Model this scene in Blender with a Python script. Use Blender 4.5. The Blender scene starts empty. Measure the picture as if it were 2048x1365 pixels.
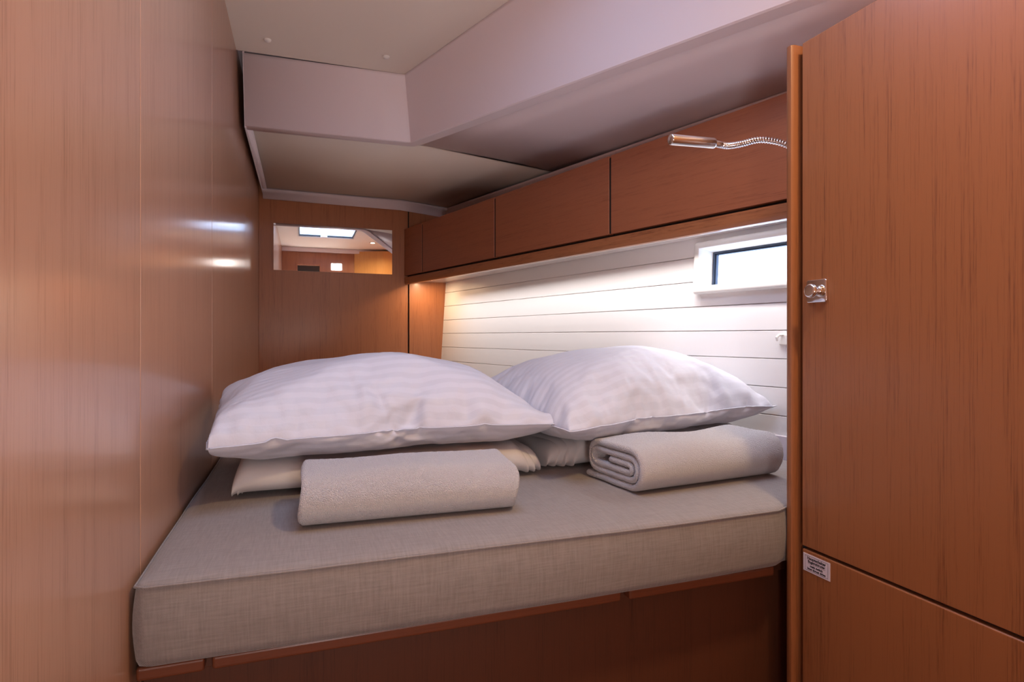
import bpy, bmesh, math, random
import numpy as np
from mathutils import Vector, noise

# ---------------------------------------------------------------- units
H = 0.32          # metres per design unit (eye height above the mattress)
EZ = 1.02         # eye height above the cabin sole
def V(x, y, z): return Vector((x * H, y * H, z * H + EZ))
FL = -EZ / H      # floor in design units
C = bpy.context.scene.collection
SC = bpy.context.scene
random.seed(4)

# ---------------------------------------------------------------- camera
YAW = math.atan((1024 - 605) / 1190)
cd = bpy.data.cameras.new('camera'); cam = bpy.data.objects.new('camera', cd); C.objects.link(cam)
cd.sensor_width = 36; cd.lens = 36 * 1190 / 2048
cd.shift_y = -(682.5 - 673) / 2048
cd.clip_start = 0.02
cam.location = (0, 0, EZ)
cam.rotation_euler = (math.pi / 2, 0, -YAW)
SC.camera = cam
# ---------------------------------------------------------------- sky, exposure
w = bpy.data.worlds.new('daylight'); SC.world = w; w.use_nodes = True
bg = w.node_tree.nodes['Background']
bg.inputs[0].default_value = (0.54, 0.68, 1.0, 1); bg.inputs[1].default_value = 8
SC.view_settings.view_transform = 'Standard'; SC.view_settings.look = 'None'
SC.view_settings.gamma = 1; SC.view_settings.use_curve_mapping = False
SC.view_settings.exposure = 0.0

def area(name, loc, rot, sx, sy, power, col, portal=False, spread=math.pi):
    l = bpy.data.lights.new(name, 'AREA'); l.shape = 'RECTANGLE'; l.size = sx; l.size_y = sy
    l.energy = power; l.color = col; l.spread = spread
    if portal: l.cycles.is_portal = True
    o = bpy.data.objects.new(name, l); C.objects.link(o); o.location = loc; o.rotation_euler = rot
    return o
# openings that let the daylight in: portals only guide the sampling of the sky
area('hatch_portal', V(0.72, 2.75, 3.15), (0, 0, 0), 1.7 * H, 2.5 * H, 1, (1, 1, 1), True)

# hull side in plan (design units)
HN = Vector((1.48, -6.56)).normalized()          # along the hull, away from the bulkhead
def hullx(y, z):
    t = (10.4 - y) / 6.56
    return 2.33 + 1.48 * t + (0.05 + .012 * (1 - t)) * (z + 0.2)
HANG = math.atan2(1.48, 6.56)
area('window_portal', V(hullx(3.6, .6) + .32, 3.6 + .07, .62), (math.pi / 2, 0, math.pi / 2 + HANG), 2.2 * H, .34 * H, 1, (1, 1, 1), True)

# under-cabinet light strips, behind the light rail
_xa, _xb = hullx(2.95, .9) - .26, hullx(9.7, .9) - .40
area('led_strip_light', V((_xa + _xb) / 2, 6.325, .905), (0, 0, math.atan((_xa - _xb) / 6.75)), .012, 6.75 * H * 1.02, 5.2, (1.0, .95, .94), False, math.radians(124))
area('downlight_light', V(1.95, 9.98, .948), (0, 0, 0), .02, .02, 1.1, (1.0, .70, .42), False, math.radians(178))
area('downlight_light', V(2.15, 1.0, 3.01), (0, 0, 0), .10, .10, 8.5, (1.0, .70, .38), False, math.radians(160))
# unseen lamp added behind the camera, aimed up to brighten the ceiling
area('ceiling_fill', V(.2, -1.25, -.5), (math.radians(90 + 44), 0, 0), .20, .5, 9.5, (1.0, .88, .86), False)
area('sun_patch_light', V(1.12, -.872, 2.42), (math.radians(90), 0, 0), .11, .07, .45, (1.0, .93, .88), False)  # small glowing panel added to stand for a sunlit patch on the bulkhead

# ---------------------------------------------------------------- materials
def mat(name, col, rough=.5, metal=0, coat=0, coat_r=.1, spec=.5):
    m = bpy.data.materials.new(name); m.use_nodes = True
    b = m.node_tree.nodes['Principled BSDF']
    b.inputs['Base Color'].default_value = (*col, 1); b.inputs['Roughness'].default_value = rough
    b.inputs['Metallic'].default_value = metal
    b.inputs['Coat Weight'].default_value = coat; b.inputs['Coat Roughness'].default_value = coat_r
    b.inputs['Specular IOR Level'].default_value = spec
    return m
def N(m, t, **k):
    n = m.node_tree.nodes.new(t)
    for a, v in k.items(): setattr(n, a, v)
    return n
def L(m, a, b): m.node_tree.links.new(a, b)
def srgb(r, g, b):
    f = lambda v: (v / 255 / 12.92) if v <= 10 else ((v / 255 + .055) / 1.055) ** 2.4
    return (f(r), f(g), f(b))

def wood(name, light, dark, axis='Z', rough=.42, coat=.35, coat_r=.22, fine=1.0, rot=0):
    m = mat(name, light, rough, 0, coat, coat_r)
    b = m.node_tree.nodes['Principled BSDF']
    tc = N(m, 'ShaderNodeTexCoord')
    rt = N(m, 'ShaderNodeMapping'); rt.inputs['Rotation'].default_value = (0, 0, rot)
    L(m, tc.outputs['Object'], rt.inputs['Vector'])
    def grain(sc, along, detail):
        mp = N(m, 'ShaderNodeMapping')
        s = [sc, sc, sc]; s['XYZ'.index(axis)] = along
        mp.inputs['Scale'].default_value = s
        L(m, rt.outputs[0], mp.inputs['Vector'])
        n = N(m, 'ShaderNodeTexNoise'); n.inputs['Scale'].default_value = 1; n.inputs['Detail'].default_value = detail
        n.inputs['Roughness'].default_value = .6
        L(m, mp.outputs[0], n.inputs['Vector']); return n
    a = grain(420 * fine, 8, 3); c = grain(1100 * fine, 40, 2); d = grain(40, 1.0, 2)
    m1 = N(m, 'ShaderNodeMath', operation='MULTIPLY_ADD'); m1.inputs[1].default_value = .45
    L(m, c.outputs[0], m1.inputs[0]); L(m, a.outputs[0], m1.inputs[2])
    m2 = N(m, 'ShaderNodeMath', operation='MULTIPLY_ADD'); m2.inputs[1].default_value = .55
    L(m, d.outputs[0], m2.inputs[0]); L(m, m1.outputs[0], m2.inputs[2])
    r = N(m, 'ShaderNodeValToRGB'); e = r.color_ramp.elements
    e[0].position = .72; e[0].color = (*dark, 1); e[1].position = 1.15 if False else 1.0; e[1].color = (*light, 1)
    mid = e.new(.86); mid.color = (*[(x * .35 + y * .65) for x, y in zip(dark, light)], 1)
    L(m, m2.outputs[0], r.inputs[0]); L(m, r.outputs[0], b.inputs['Base Color'])
    bp = N(m, 'ShaderNodeBump'); bp.inputs['Strength'].default_value = .10; bp.inputs['Distance'].default_value = .0006
    L(m, m1.outputs[0], bp.inputs['Height']); L(m, bp.outputs[0], b.inputs['Normal'])
    return m
WL, WD = srgb(172, 108, 66), srgb(138, 82, 48)
wood_v = wood('veneer_vertical', WL, WD, 'Z')
wood_wall = wood('veneer_wall', srgb(184, 140, 114), srgb(158, 114, 90), 'Z', .36, .5, .12)
wood_h = wood('veneer_horizontal', srgb(162, 98, 66), srgb(132, 76, 50), 'Y', .45, .2, .25, rot=-math.atan(.2672))
wood_rail = wood('solid_rail', srgb(168, 108, 70), srgb(122, 72, 44), 'Y', .4, .4, .15, fine=.45, rot=-math.atan(.2672))
wood_x = wood('solid_lip', srgb(118, 64, 40), srgb(88, 46, 28), 'X', .45, .2, .2)
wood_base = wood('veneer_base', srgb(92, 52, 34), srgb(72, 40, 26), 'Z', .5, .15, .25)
dark_gap = mat('shadow_gap', (.012, .008, .006), .8)
def plaster(name, col, rough=.6, bump=.05):
    m = mat(name, col, rough); b = m.node_tree.nodes['Principled BSDF']
    n = N(m, 'ShaderNodeTexNoise'); n.inputs['Scale'].default_value = 260; n.inputs['Detail'].default_value = 3
    tc = N(m, 'ShaderNodeTexCoord'); L(m, tc.outputs['Object'], n.inputs['Vector'])
    bp = N(m, 'ShaderNodeBump'); bp.inputs['Strength'].default_value = bump; bp.inputs['Distance'].default_value = .0008
    L(m, n.outputs[0], bp.inputs['Height']); L(m, bp.outputs[0], b.inputs['Normal'])
    return m
m_ceil = plaster('ceiling_vinyl', srgb(242, 232, 220), .75, .12)
m_grp = plaster('white_gelcoat', srgb(240, 230, 236), .5, .02)
m_hull = plaster('white_lacquered_planks', srgb(236, 233, 231), .42, .02)
m_black = mat('black_rubber', (.015, .017, .02), .5)
m_gasket = mat('grey_blue_gasket', (.05, .07, .11), .4)
m_under = mat('glossy_underside', srgb(244, 236, 232), .22, 0, .6, .08)
m_frame = mat('white_window_frame', srgb(240, 238, 232), .3, 0, .3)
m_chrome = mat('chrome', (.86, .85, .86), .07, 1)
m_steel = mat('brushed_nickel', (.80, .78, .77), .2, 1)
m_mirror = mat('mirror_silver', (.9, .9, .9), .015, 1)
wood_dk = wood('wardrobe_veneer', srgb(150, 92, 54), srgb(118, 68, 38), 'Z')
m_sole = wood('sole_boards', srgb(120, 74, 46), srgb(80, 46, 28), 'Y')
m_white = mat('white_plastic', srgb(238, 234, 228), .4)
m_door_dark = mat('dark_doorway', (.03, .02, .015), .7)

def glass_mat():
    m = bpy.data.materials.new('window_glass'); m.use_nodes = True; nt = m.node_tree
    nt.nodes.remove(nt.nodes['Principled BSDF'])
    t = nt.nodes.new('ShaderNodeBsdfTransparent'); t.inputs[0].default_value = (.92, .95, .97, 1)
    g = nt.nodes.new('ShaderNodeBsdfGlossy'); g.inputs['Roughness'].default_value = .02
    fr = nt.nodes.new('ShaderNodeFresnel'); fr.inputs[0].default_value = 1.35
    mx = nt.nodes.new('ShaderNodeMixShader')
    ge = nt.nodes.new('ShaderNodeNewGeometry'); mf = nt.nodes.new('ShaderNodeMath'); mf.operation = 'SUBTRACT'; mf.use_clamp = True
    nt.links.new(fr.outputs[0], mf.inputs[0]); nt.links.new(ge.outputs['Backfacing'], mf.inputs[1]); nt.links.new(mf.outputs[0], mx.inputs[0]); nt.links.new(t.outputs[0], mx.inputs[1]); nt.links.new(g.outputs[0], mx.inputs[2])
    nt.links.new(mx.outputs[0], nt.nodes['Material Output'].inputs[0]); return m
m_glass = glass_mat()

def emis(name, col, s):
    m = mat(name, (0, 0, 0)); b = m.node_tree.nodes['Principled BSDF']
    b.inputs['Emission Color'].default_value = (*col, 1); b.inputs['Emission Strength'].default_value = s; return m
m_lamp = emis('warm_led_lens', (1, .8, .55), 12)

def linen():
    m = mat('linen_weave', srgb(150, 138, 124), .85, 0, 0, .1, .25)
    b = m.node_tree.nodes['Principled BSDF']; b.inputs['Sheen Weight'].default_value = .25
    tc = N(m, 'ShaderNodeTexCoord'); sp = N(m, 'ShaderNodeSeparateXYZ')
    # slight distortion of the threads
    dn = N(m, 'ShaderNodeTexNoise'); dn.inputs['Scale'].default_value = 22; L(m, tc.outputs['Object'], dn.inputs['Vector'])
    vm = N(m, 'ShaderNodeVectorMath', operation='SCALE'); vm.inputs['Scale'].default_value = .0035
    L(m, dn.outputs['Color'], vm.inputs[0])
    va = N(m, 'ShaderNodeVectorMath', operation='ADD'); L(m, tc.outputs['Object'], va.inputs[0]); L(m, vm.outputs[0], va.inputs[1])
    L(m, va.outputs[0], sp.inputs[0])
    yz = N(m, 'ShaderNodeMath', operation='ADD'); L(m, sp.outputs[1], yz.inputs[0]); L(m, sp.outputs[2], yz.inputs[1])
    P = 2 * math.pi / .0017
    def sn(src, ph=0):
        a = N(m, 'ShaderNodeMath', operation='MULTIPLY_ADD'); a.inputs[1].default_value = P; a.inputs[2].default_value = ph
        L(m, src, a.inputs[0]); s = N(m, 'ShaderNodeMath', operation='SINE'); L(m, a.outputs[0], s.inputs[0]); return s.outputs[0]
    a, c = sn(sp.outputs[0]), sn(yz.outputs[0])
    pr = N(m, 'ShaderNodeMath', operation='MULTIPLY'); L(m, a, pr.inputs[0]); L(m, c, pr.inputs[1])
    def streak(scale):
        mp = N(m, 'ShaderNodeMapping'); mp.inputs['Scale'].default_value = scale
        L(m, tc.outputs['Object'], mp.inputs[0])
        n = N(m, 'ShaderNodeTexNoise'); n.inputs['Scale'].default_value = 1; n.inputs['Detail'].default_value = 2
        L(m, mp.outputs[0], n.inputs['Vector']); return n.outputs[0]
    s1 = streak((24, 420, 420)); s2 = streak((420, 30, 30))
    ad = N(m, 'ShaderNodeMath', operation='ADD'); L(m, s1, ad.inputs[0]); L(m, s2, ad.inputs[1])
    mm = N(m, 'ShaderNodeMath', operation='MULTIPLY_ADD'); mm.inputs[1].default_value = .30
    sc_ = N(m, 'ShaderNodeMath', operation='MULTIPLY_ADD'); sc_.inputs[1].default_value = .30; sc_.inputs[2].default_value = .70
    L(m, ad.outputs[0], sc_.inputs[0]); L(m, pr.outputs[0], mm.inputs[0]); L(m, sc_.outputs[0], mm.inputs[2])
    r = N(m, 'ShaderNodeValToRGB'); e = r.color_ramp.elements
    e[0].position = .60; e[0].color = (*srgb(104, 96, 92), 1); e[1].position = 1.1 - .1; e[1].color = (*srgb(158, 149, 147), 1)
    hs = N(m, 'ShaderNodeMath', operation='MULTIPLY'); hs.inputs[1].default_value = .85
    L(m, mm.outputs[0], hs.inputs[0]); L(m, hs.outputs[0], r.inputs[0]); L(m, r.outputs[0], b.inputs['Base Color'])
    bp = N(m, 'ShaderNodeBump'); bp.inputs['Strength'].default_value = .5; bp.inputs['Distance'].default_value = .0006
    L(m, mm.outputs[0], bp.inputs['Height']); L(m, bp.outputs[0], b.inputs['Normal'])
    return m
m_linen = linen()

def cotton(name, stripes=True, col=srgb(208, 208, 218)):
    m = mat(name, col, .7, 0, 0, .1, .25); b = m.node_tree.nodes['Principled BSDF']
    b.inputs['Sheen Weight'].default_value = .15
    if stripes:      # satin stripe woven into the pillowcase: glossier and a touch lighter
        tc = N(m, 'ShaderNodeTexCoord'); sp = N(m, 'ShaderNodeSeparateXYZ'); L(m, tc.outputs['UV'], sp.inputs[0])
        a = N(m, 'ShaderNodeMath', operation='MULTIPLY'); a.inputs[1].default_value = 2 * math.pi * 24
        L(m, sp.outputs[1], a.inputs[0]); s = N(m, 'ShaderNodeMath', operation='SINE'); L(m, a.outputs[0], s.inputs[0])
        mr = N(m, 'ShaderNodeMapRange'); mr.inputs[1].default_value = -.25; mr.inputs[2].default_value = .25
        L(m, s.outputs[0], mr.inputs[0])
        r = N(m, 'ShaderNodeMapRange'); r.inputs[3].default_value = .42; r.inputs[4].default_value = .75
        L(m, mr.outputs[0], r.inputs[0]); L(m, r.outputs[0], b.inputs['Roughness'])
        mx = N(m, 'ShaderNodeMix', data_type='RGBA'); mx.inputs[6].default_value = (*[c * .93 for c in col], 1); mx.inputs[7].default_value = (*col, 1)
        L(m, mr.outputs[0], mx.inputs[0]); L(m, mx.outputs[2], b.inputs['Base Color'])
    n = N(m, 'ShaderNodeTexNoise'); n.inputs['Scale'].default_value = 55; n.inputs['Detail'].default_value = 3
    tc2 = N(m, 'ShaderNodeTexCoord'); L(m, tc2.outputs['Object'], n.inputs['Vector'])
    bp = N(m, 'ShaderNodeBump'); bp.inputs['Strength'].default_value = .22; bp.inputs['Distance'].default_value = .004
    L(m, n.outputs[0], bp.inputs['Height']); L(m, bp.outputs[0], b.inputs['Normal'])
    return m
m_pillow = cotton('satin_stripe_cotton')
m_duvet = cotton('plain_white_cotton', False, srgb(212, 207, 207))

def terry():
    m = mat('terry_cloth', srgb(214, 208, 210), .95, 0, 0, .1, .1); b = m.node_tree.nodes['Principled BSDF']
    b.inputs['Sheen Weight'].default_value = .5
    tc = N(m, 'ShaderNodeTexCoord'); v = N(m, 'ShaderNodeTexVoronoi'); v.inputs['Scale'].default_value = 620
    L(m, tc.outputs['Object'], v.inputs['Vector'])
    n = N(m, 'ShaderNodeTexNoise'); n.inputs['Scale'].default_value = 420; n.inputs['Detail'].default_value = 4
    L(m, tc.outputs['Object'], n.inputs['Vector'])
    ad = N(m, 'ShaderNodeMath', operation='SUBTRACT'); L(m, n.outputs[0], ad.inputs[0]); L(m, v.outputs['Distance'], ad.inputs[1])
    bp = N(m, 'ShaderNodeBump'); bp.inputs['Strength'].default_value = 1.0; bp.inputs['Distance'].default_value = .003
    L(m, ad.outputs[0], bp.inputs['Height']); L(m, bp.outputs[0], b.inputs['Normal'])
    return m
m_terry = terry()

# ---------------------------------------------------------------- mesh helpers
def props(o, label=None, cat=None, group=None, kind=None):
    if label: o['label'] = label
    if cat: o['category'] = cat
    if group: o['group'] = group
    if kind: o['kind'] = kind
    return o
def empty(name, x, y, z, label=None, cat=None, group=None, kind=None):
    o = bpy.data.objects.new(name, None); C.objects.link(o); o.location = V(x, y, z)
    o.empty_display_size = .05
    return props(o, label, cat, group, kind)
ORG = {}
def origin(o): return ORG.get(o.name, o.location.copy())
def link(name, bm, m, parent=None, smooth=False, angle=None):
    """bm holds world coordinates in metres; the object gets its origin at its parent's origin or its own base"""
    if parent is not None: org = origin(parent)
    else:
        xs = [v.co for v in bm.verts]
        mn = Vector([min(c[i] for c in xs) for i in range(3)]); mx = Vector([max(c[i] for c in xs) for i in range(3)])
        org = Vector(((mn.x + mx.x) / 2, (mn.y + mx.y) / 2, mn.z))
    bmesh.ops.translate(bm, verts=bm.verts, vec=-org)
    me = bpy.data.meshes.new(name); bm.to_mesh(me); bm.free()
    for p in me.polygons: p.use_smooth = smooth
    if smooth and angle:
        me.set_sharp_from_angle(angle=math.radians(angle))
    for mm in (m if isinstance(m, (list, tuple)) else [m]): me.materials.append(mm)
    o = bpy.data.objects.new(name, me); C.objects.link(o)
    if parent is not None: o.parent = parent; ORG[o.name] = org
    else: o.location = org; ORG[o.name] = org
    return o
def bevel(bm, w, seg=2, ang=30):
    if w <= 0: return
    es = [e for e in bm.edges if len(e.link_faces) == 2 and e.calc_face_angle(0) > math.radians(ang)]
    bmesh.ops.bevel(bm, geom=es, offset=w, segments=seg, profile=.5, affect='EDGES', clamp_overlap=True)
def hexa(bm, p8):
    """eight points: bottom loop 0-3, top loop 4-7, design units"""
    v = [bm.verts.new(V(*p)) for p in p8]
    for f in ((0, 3, 2, 1), (4, 5, 6, 7), (0, 1, 5, 4), (1, 2, 6, 5), (2, 3, 7, 6), (3, 0, 4, 7)):
        bm.faces.new([v[i] for i in f])
def box(name, x0, x1, y0, y1, z0, z1, m, parent=None, bev=.0015, seg=2):
    bm = bmesh.new(); hexa(bm, ((x0, y0, z0), (x1, y0, z0), (x1, y1, z0), (x0, y1, z0), (x0, y0, z1), (x1, y0, z1), (x1, y1, z1), (x0, y1, z1)))
    bmesh.ops.recalc_face_normals(bm, faces=bm.faces); bevel(bm, bev, seg)
    return link(name, bm, m, parent)
def prism_z(name, poly, z0, z1, m, parent=None, bev=.0015, seg=2, smooth=False):
    bm = bmesh.new()
    a = [bm.verts.new(V(x, y, z0)) for x, y in poly]; b = [bm.verts.new(V(x, y, z1)) for x, y in poly]
    n = len(poly); bm.faces.new(a[::-1]); bm.faces.new(b)
    for i in range(n): bm.faces.new((a[i], a[(i + 1) % n], b[(i + 1) % n], b[i]))
    bmesh.ops.recalc_face_normals(bm, faces=bm.faces); bevel(bm, bev, seg)
    return link(name, bm, m, parent, smooth, 40 if smooth else None)
def slab(name, quad, d, m, parent=None, bev=.0, seg=2):
    """a panel: four design-unit points and a thickness vector"""
    bm = bmesh.new(); hexa(bm, [tuple(p) for p in quad] + [(p[0] + d[0], p[1] + d[1], p[2] + d[2]) for p in quad])
    bmesh.ops.recalc_face_normals(bm, faces=bm.faces); bevel(bm, bev, seg)
    return link(name, bm, m, parent)
def sweep(name, pts, prof, m, parent=None, closed=False, smooth=False):
    """pts: design-unit path; prof: (side, up) offsets in design units, swept with vertical up"""
    bm = bmesh.new(); P = [Vector(p) for p in pts]; n = len(P); rings = []
    for i, p in enumerate(P):
        if closed: a, b = P[i - 1], P[(i + 1) % n]
        else: a, b = P[max(i - 1, 0)], P[min(i + 1, n - 1)]
        t1 = (p - a).normalized() if (p - a).length > 0 else None; t2 = (b - p).normalized() if (b - p).length > 0 else None
        t = ((t1 or t2) + (t2 or t1)).normalized()
        s = Vector((t.y, -t.x, 0)).normalized()
        k = 1 / max(.3, abs(s.dot(Vector(((t1 or t2).y, -(t1 or t2).x, 0)).normalized())))
        rings.append([bm.verts.new(V(*(p + s * a_ * k + Vector((0, 0, u_))))) for a_, u_ in prof])
    q = len(prof)
    for i in range(n if closed else n - 1):
        r0, r1 = rings[i], rings[(i + 1) % n]
        for j in range(q): bm.faces.new((r0[j], r0[(j + 1) % q], r1[(j + 1) % q], r1[j]))
    if not closed: bm.faces.new(rings[0][::-1]); bm.faces.new(rings[-1])
    bmesh.ops.recalc_face_normals(bm, faces=bm.faces)
    return link(name, bm, m, parent, smooth, 35)
def tube(name, pts, rad, m, parent=None, n=20, caps=True):
    """metres; rad a list"""
    bm = bmesh.new(); rings = []; P = [Vector(p) for p in pts]; up = None
    for i, p in enumerate(P):
        t = (P[min(i + 1, len(P) - 1)] - P[max(i - 1, 0)])
        if t.length < 1e-9: t = Vector((1, 0, 0))
        t.normalize()
        u = t.cross(Vector((0, 0, 1))) if up is None else up - t * up.dot(t)
        if u.length < 1e-4: u = t.cross(Vector((0, 1, 0)))
        u.normalize(); up = u; v = t.cross(u)
        rings.append([bm.verts.new(p + (u * math.cos(2 * math.pi * k / n) + v * math.sin(2 * math.pi * k / n)) * rad[i]) for k in range(n)])
    for i in range(len(P) - 1):
        for k in range(n): bm.faces.new((rings[i][k], rings[i][(k + 1) % n], rings[i + 1][(k + 1) % n], rings[i + 1][k]))
    if caps: bm.faces.new(rings[0][::-1]); bm.faces.new(rings[-1])
    bmesh.ops.recalc_face_normals(bm, faces=bm.faces)
    return link(name, bm, m, parent, True, 50)

# ================================================================ THE SETTING
LX, BY = -.665, 10.4
# left bulkhead: backing plus veneered panels with fine V joints
wl = box('wall_left', LX - .3, LX - .062, -4.2, BY + .3, FL, 3.4, wood_wall, None, 0); props(wl, kind='structure')
ys = [-4.0, -1.36, .81, 2.98, 5.15, 7.97, BY]
for a, b in zip(ys, ys[1:]):
    box('panel', LX - .06, LX, a + .004, b - .004, FL, 3.3, wood_wall, wl, .0012, 2)
# end bulkhead with the mirror
wb = box('wall_back', LX - .3, 5.5, BY + .062, BY + .35, FL, 3.4, wood_v, None, 0); props(wb, kind='structure')
box('panel', LX, 1.735, BY, BY + .06, FL, 3.3, wood_v, wb, .001)
prs = [(1.758, 0), (0, 0)]
pb = bmesh.new()
hexa(pb, ((1.758, BY - .02, -1.3), (hullx(BY, -1.3) + .1, BY - .02, -1.3), (hullx(BY, -1.3) + .1, BY + .06, -1.3), (1.758, BY + .06, -1.3),
          (1.758, BY - .02, 1.0), (hullx(BY, 1.0) + .1, BY - .02, 1.0), (hullx(BY, 1.0) + .1, BY + .06, 1.0), (1.758, BY + .06, 1.0)))
bevel(pb, .001); link('panel', pb, wood_v, wb)
box('joint', 1.735, 1.758, BY + .03, BY + .06, FL, 3.3, dark_gap, wb, 0)

# hull side: horizontal white planks, each its own piece, cut round the window
wr = empty('wall_right', hullx(6, FL), 6, FL, kind='structure')
zs = [-1.40, -.90, -.665, -.43, -.19, .05, .285, .53, .77, 1.01, 1.26, 1.9, 2.55, 3.3]
YA, YB = 10.4, 1.2
WY0, WY1, WZ0, WZ1 = 4.80, 2.75, .46, .85     # hole behind the frame
def hull_piece(y0, y1, z0, z1, name='plank'):
    g = .0036
    q = []
    for (y, z) in ((y0, z0 + g), (y1, z0 + g), (y1, z1 - g), (y0, z1 - g)): q.append((hullx(y, z), y, z))
    return slab(name, q, (.024, .005, 0), m_hull, wr, .0007, 2)
for z0, z1 in zip(zs, zs[1:]):
    if z1 <= WZ0 + .001 or z0 >= WZ1 - .001: hull_piece(YA, YB, z0, z1)
    else:
        hull_piece(YA, WY0, z0, z1); hull_piece(WY1, YB, z0, z1)
        if z0 < WZ0 < z1: hull_piece(WY0, WY1, z0, WZ0 + .006)
        if z0 < WZ1 < z1: hull_piece(WY0, WY1, WZ1 - .006, z1)
# backing behind the joints (outside the window hole)
for (y0, y1, z0, z1) in ((YA, WY0 + .02, -3.2, 3.4), (WY1 - .02, -4.2, -3.2, 3.4), (WY0 + .02, WY1 - .02, -3.2, WZ0 - .02), (WY0 + .02, WY1 - .02, WZ1 + .02, 3.4)):
    q = [(hullx(y, z) + .024, y + .005, z) for (y, z) in ((y0, z0), (y1, z0), (y1, z1), (y0, z1))]
    slab('backing', q, (.03, .005, 0), m_hull, wr)
# ledge along the foot of the hull
bl = sweep('baseboard_right', [(hullx(y, -.9), y, -1.0) for y in (10.38, 7, 2.85)], [(0.01, 0.17), (-.07, .17), (-.085, .155), (-.085, -.3), (0.01, -.3)], m_grp, None)
props(bl, kind='structure')

# window in the hull
win = empty('window_1', hullx(3.8, .4), 3.8, .4, kind='structure')
def hp(y, z, o=0):      # a point on the hull skin, o outward into the cabin
    return (hullx(y, z) - o * math.cos(HANG), y - o * math.sin(HANG), z)
def ringframe(name, y0, y1, z0, z1, prof, m, r=.05, seg=5):
    """prof: (inset, out) pairs, swept round a rounded rectangle on the hull plane"""
    bm = bmesh.new(); rings = []
    for (ins, out) in prof:
        rr = max(r - ins, .004) ; a0, a1, b0, b1 = y1 + ins, y0 - ins, z0 + ins, z1 - ins
        loop = []
        for (cy, cz, s) in ((a1 - rr, b1 - rr, 0), (a0 + rr, b1 - rr, 90), (a0 + rr, b0 + rr, 180), (a1 - rr, b0 + rr, 270)):
            for k in range(seg + 1):
                t = math.radians(s + 90 * k / seg); loop.append((cy + rr * math.cos(t), cz + rr * math.sin(t)))
        rings.append([bm.verts.new(V(*hp(y, z, out))) for y, z in loop])
    n = len(rings[0])
    for i in range(len(rings) - 1):
        for k in range(n): bm.faces.new((rings[i][k], rings[i][(k + 1) % n], rings[i + 1][(k + 1) % n], rings[i + 1][k]))
    bmesh.ops.recalc_face_normals(bm, faces=bm.faces)
    return link(name, bm, m, win, True, 40)
ringframe('frame', 4.86, 2.7, .405, .905, [(0, -.02), (0, .05), (.008, .064), (.02, .07), (.05, .07), (.062, .066), (.07, .05), (.095, -.12)], m_frame, .03)
ringframe('gasket', 4.765, 2.8, .455, .815, [(0, -.115), (0, -.10), (.010, -.098), (.018, -.10), (.018, -.115), (.024, -.115), (.032, -.112), (.036, -.14)], m_gasket, .012)
ringframe('reveal', 4.80, 2.76, .44, .86, [(-.06, -.02), (-.02, -.02), (.03, -.13)], m_frame, .012)
q = [hp(4.75, .47, -.135), hp(2.82, .47, -.135), hp(2.82, .80, -.135), hp(4.75, .80, -.135)]
slab('pane', q, (.012, .003, 0), m_glass, win)

# cabin sole
fl = box('floor', LX - .3, 5.6, -2.5, BY + .3, FL - .15, FL, m_sole, None, 0); props(fl, kind='structure')

# ceiling: upper lining panel, raised well and lower side deck lining
ce = empty('ceiling', 1, 3, 3.05, kind='structure')
ZT = 3.05
HX0, HX1, HY0, HY1 = -.12, 1.50, 1.55, 3.95          # hatch opening
def epx(y): return 1.14 + (6.95 - y) * .349
top_e = [(1.14, 6.95), (epx(2.0), 2.0), (3.3, -4.2)]
def cpanel(poly, name='panel'):
    return prism_z(name, poly, ZT, ZT + .05, m_ceil, ce, 0)
cpanel([(LX - .01, 6.95), (1.14, 6.95), (epx(HY1), HY1), (LX - .01, HY1)])
cpanel([(HX1, HY1), (epx(HY1), HY1), (epx(2.0), 2.0), (epx(2.0) + .05, HY0), (HX1, HY0)])
cpanel([(LX - .01, HY1), (HX0, HY1), (HX0, HY0), (LX - .01, HY0)])
cpanel([(LX - .01, HY0), (epx(2.0) + .05, HY0), (3.3, -4.2), (LX - .01, -4.2)])
def strip(name, rows, m, smooth=True, parent=None):
    """a loft through rows of design-unit points, given thickness upward by an outer copy"""
    bm = bmesh.new(); R = [[bm.verts.new(V(*p)) for p in r] for r in rows]
    for a, b in zip(R, R[1:]):
        for i in range(len(a) - 1): bm.faces.new((a[i], a[i + 1], b[i + 1], b[i]))
    bmesh.ops.recalc_face_normals(bm, faces=bm.faces)
    o = link(name, bm, m, parent or ce, smooth, 50)
    md = o.modifiers.new('thick', 'SOLIDIFY'); md.thickness = .006; md.offset = 0
    return o
def lerp(a, b, t): return tuple(a[i] + (b[i] - a[i]) * t for i in range(3))
LW = -.60
# path of the well's upper and lower edge, from the left bulkhead round the corner towards the photographer
up = [(LW, 6.99, ZT), (1.10, 6.95, ZT), (1.128, 6.942, ZT), (1.14, 6.91, ZT), (epx(2.0), 2.0, ZT), (3.3, -4.2, ZT)]
E1n = (2.929, 2.999, 2.15)
def e1(y):
    t = (7.156 - y) / (7.156 - 2.999); return (1.249 + t * 1.68, y, 2.36 - .21 * t)
e_far = e1(1.2)
lo = [(LW, 7.22, 2.36), (1.19, 7.19, 2.36), (1.235, 7.175, 2.358), (1.255, 7.12, 2.357), (e1(2.0)[0], 2.0, e1(2.0)[2]), (e_far[0] + .9, -4.2, e_far[2])]
rows = [up]
for t in (.04, .25, .5, .75, .93): rows.append([lerp(a, b, t) for a, b in zip(up, lo)])
fl1 = []      # rounded lip into a narrow flange
for k, (a, b) in enumerate(zip(up, lo)):
    fl1.append((b[0] + (.012 if k > 2 else 0), b[1] + (.012 if k <= 3 else 0), b[2] - .012))
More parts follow.
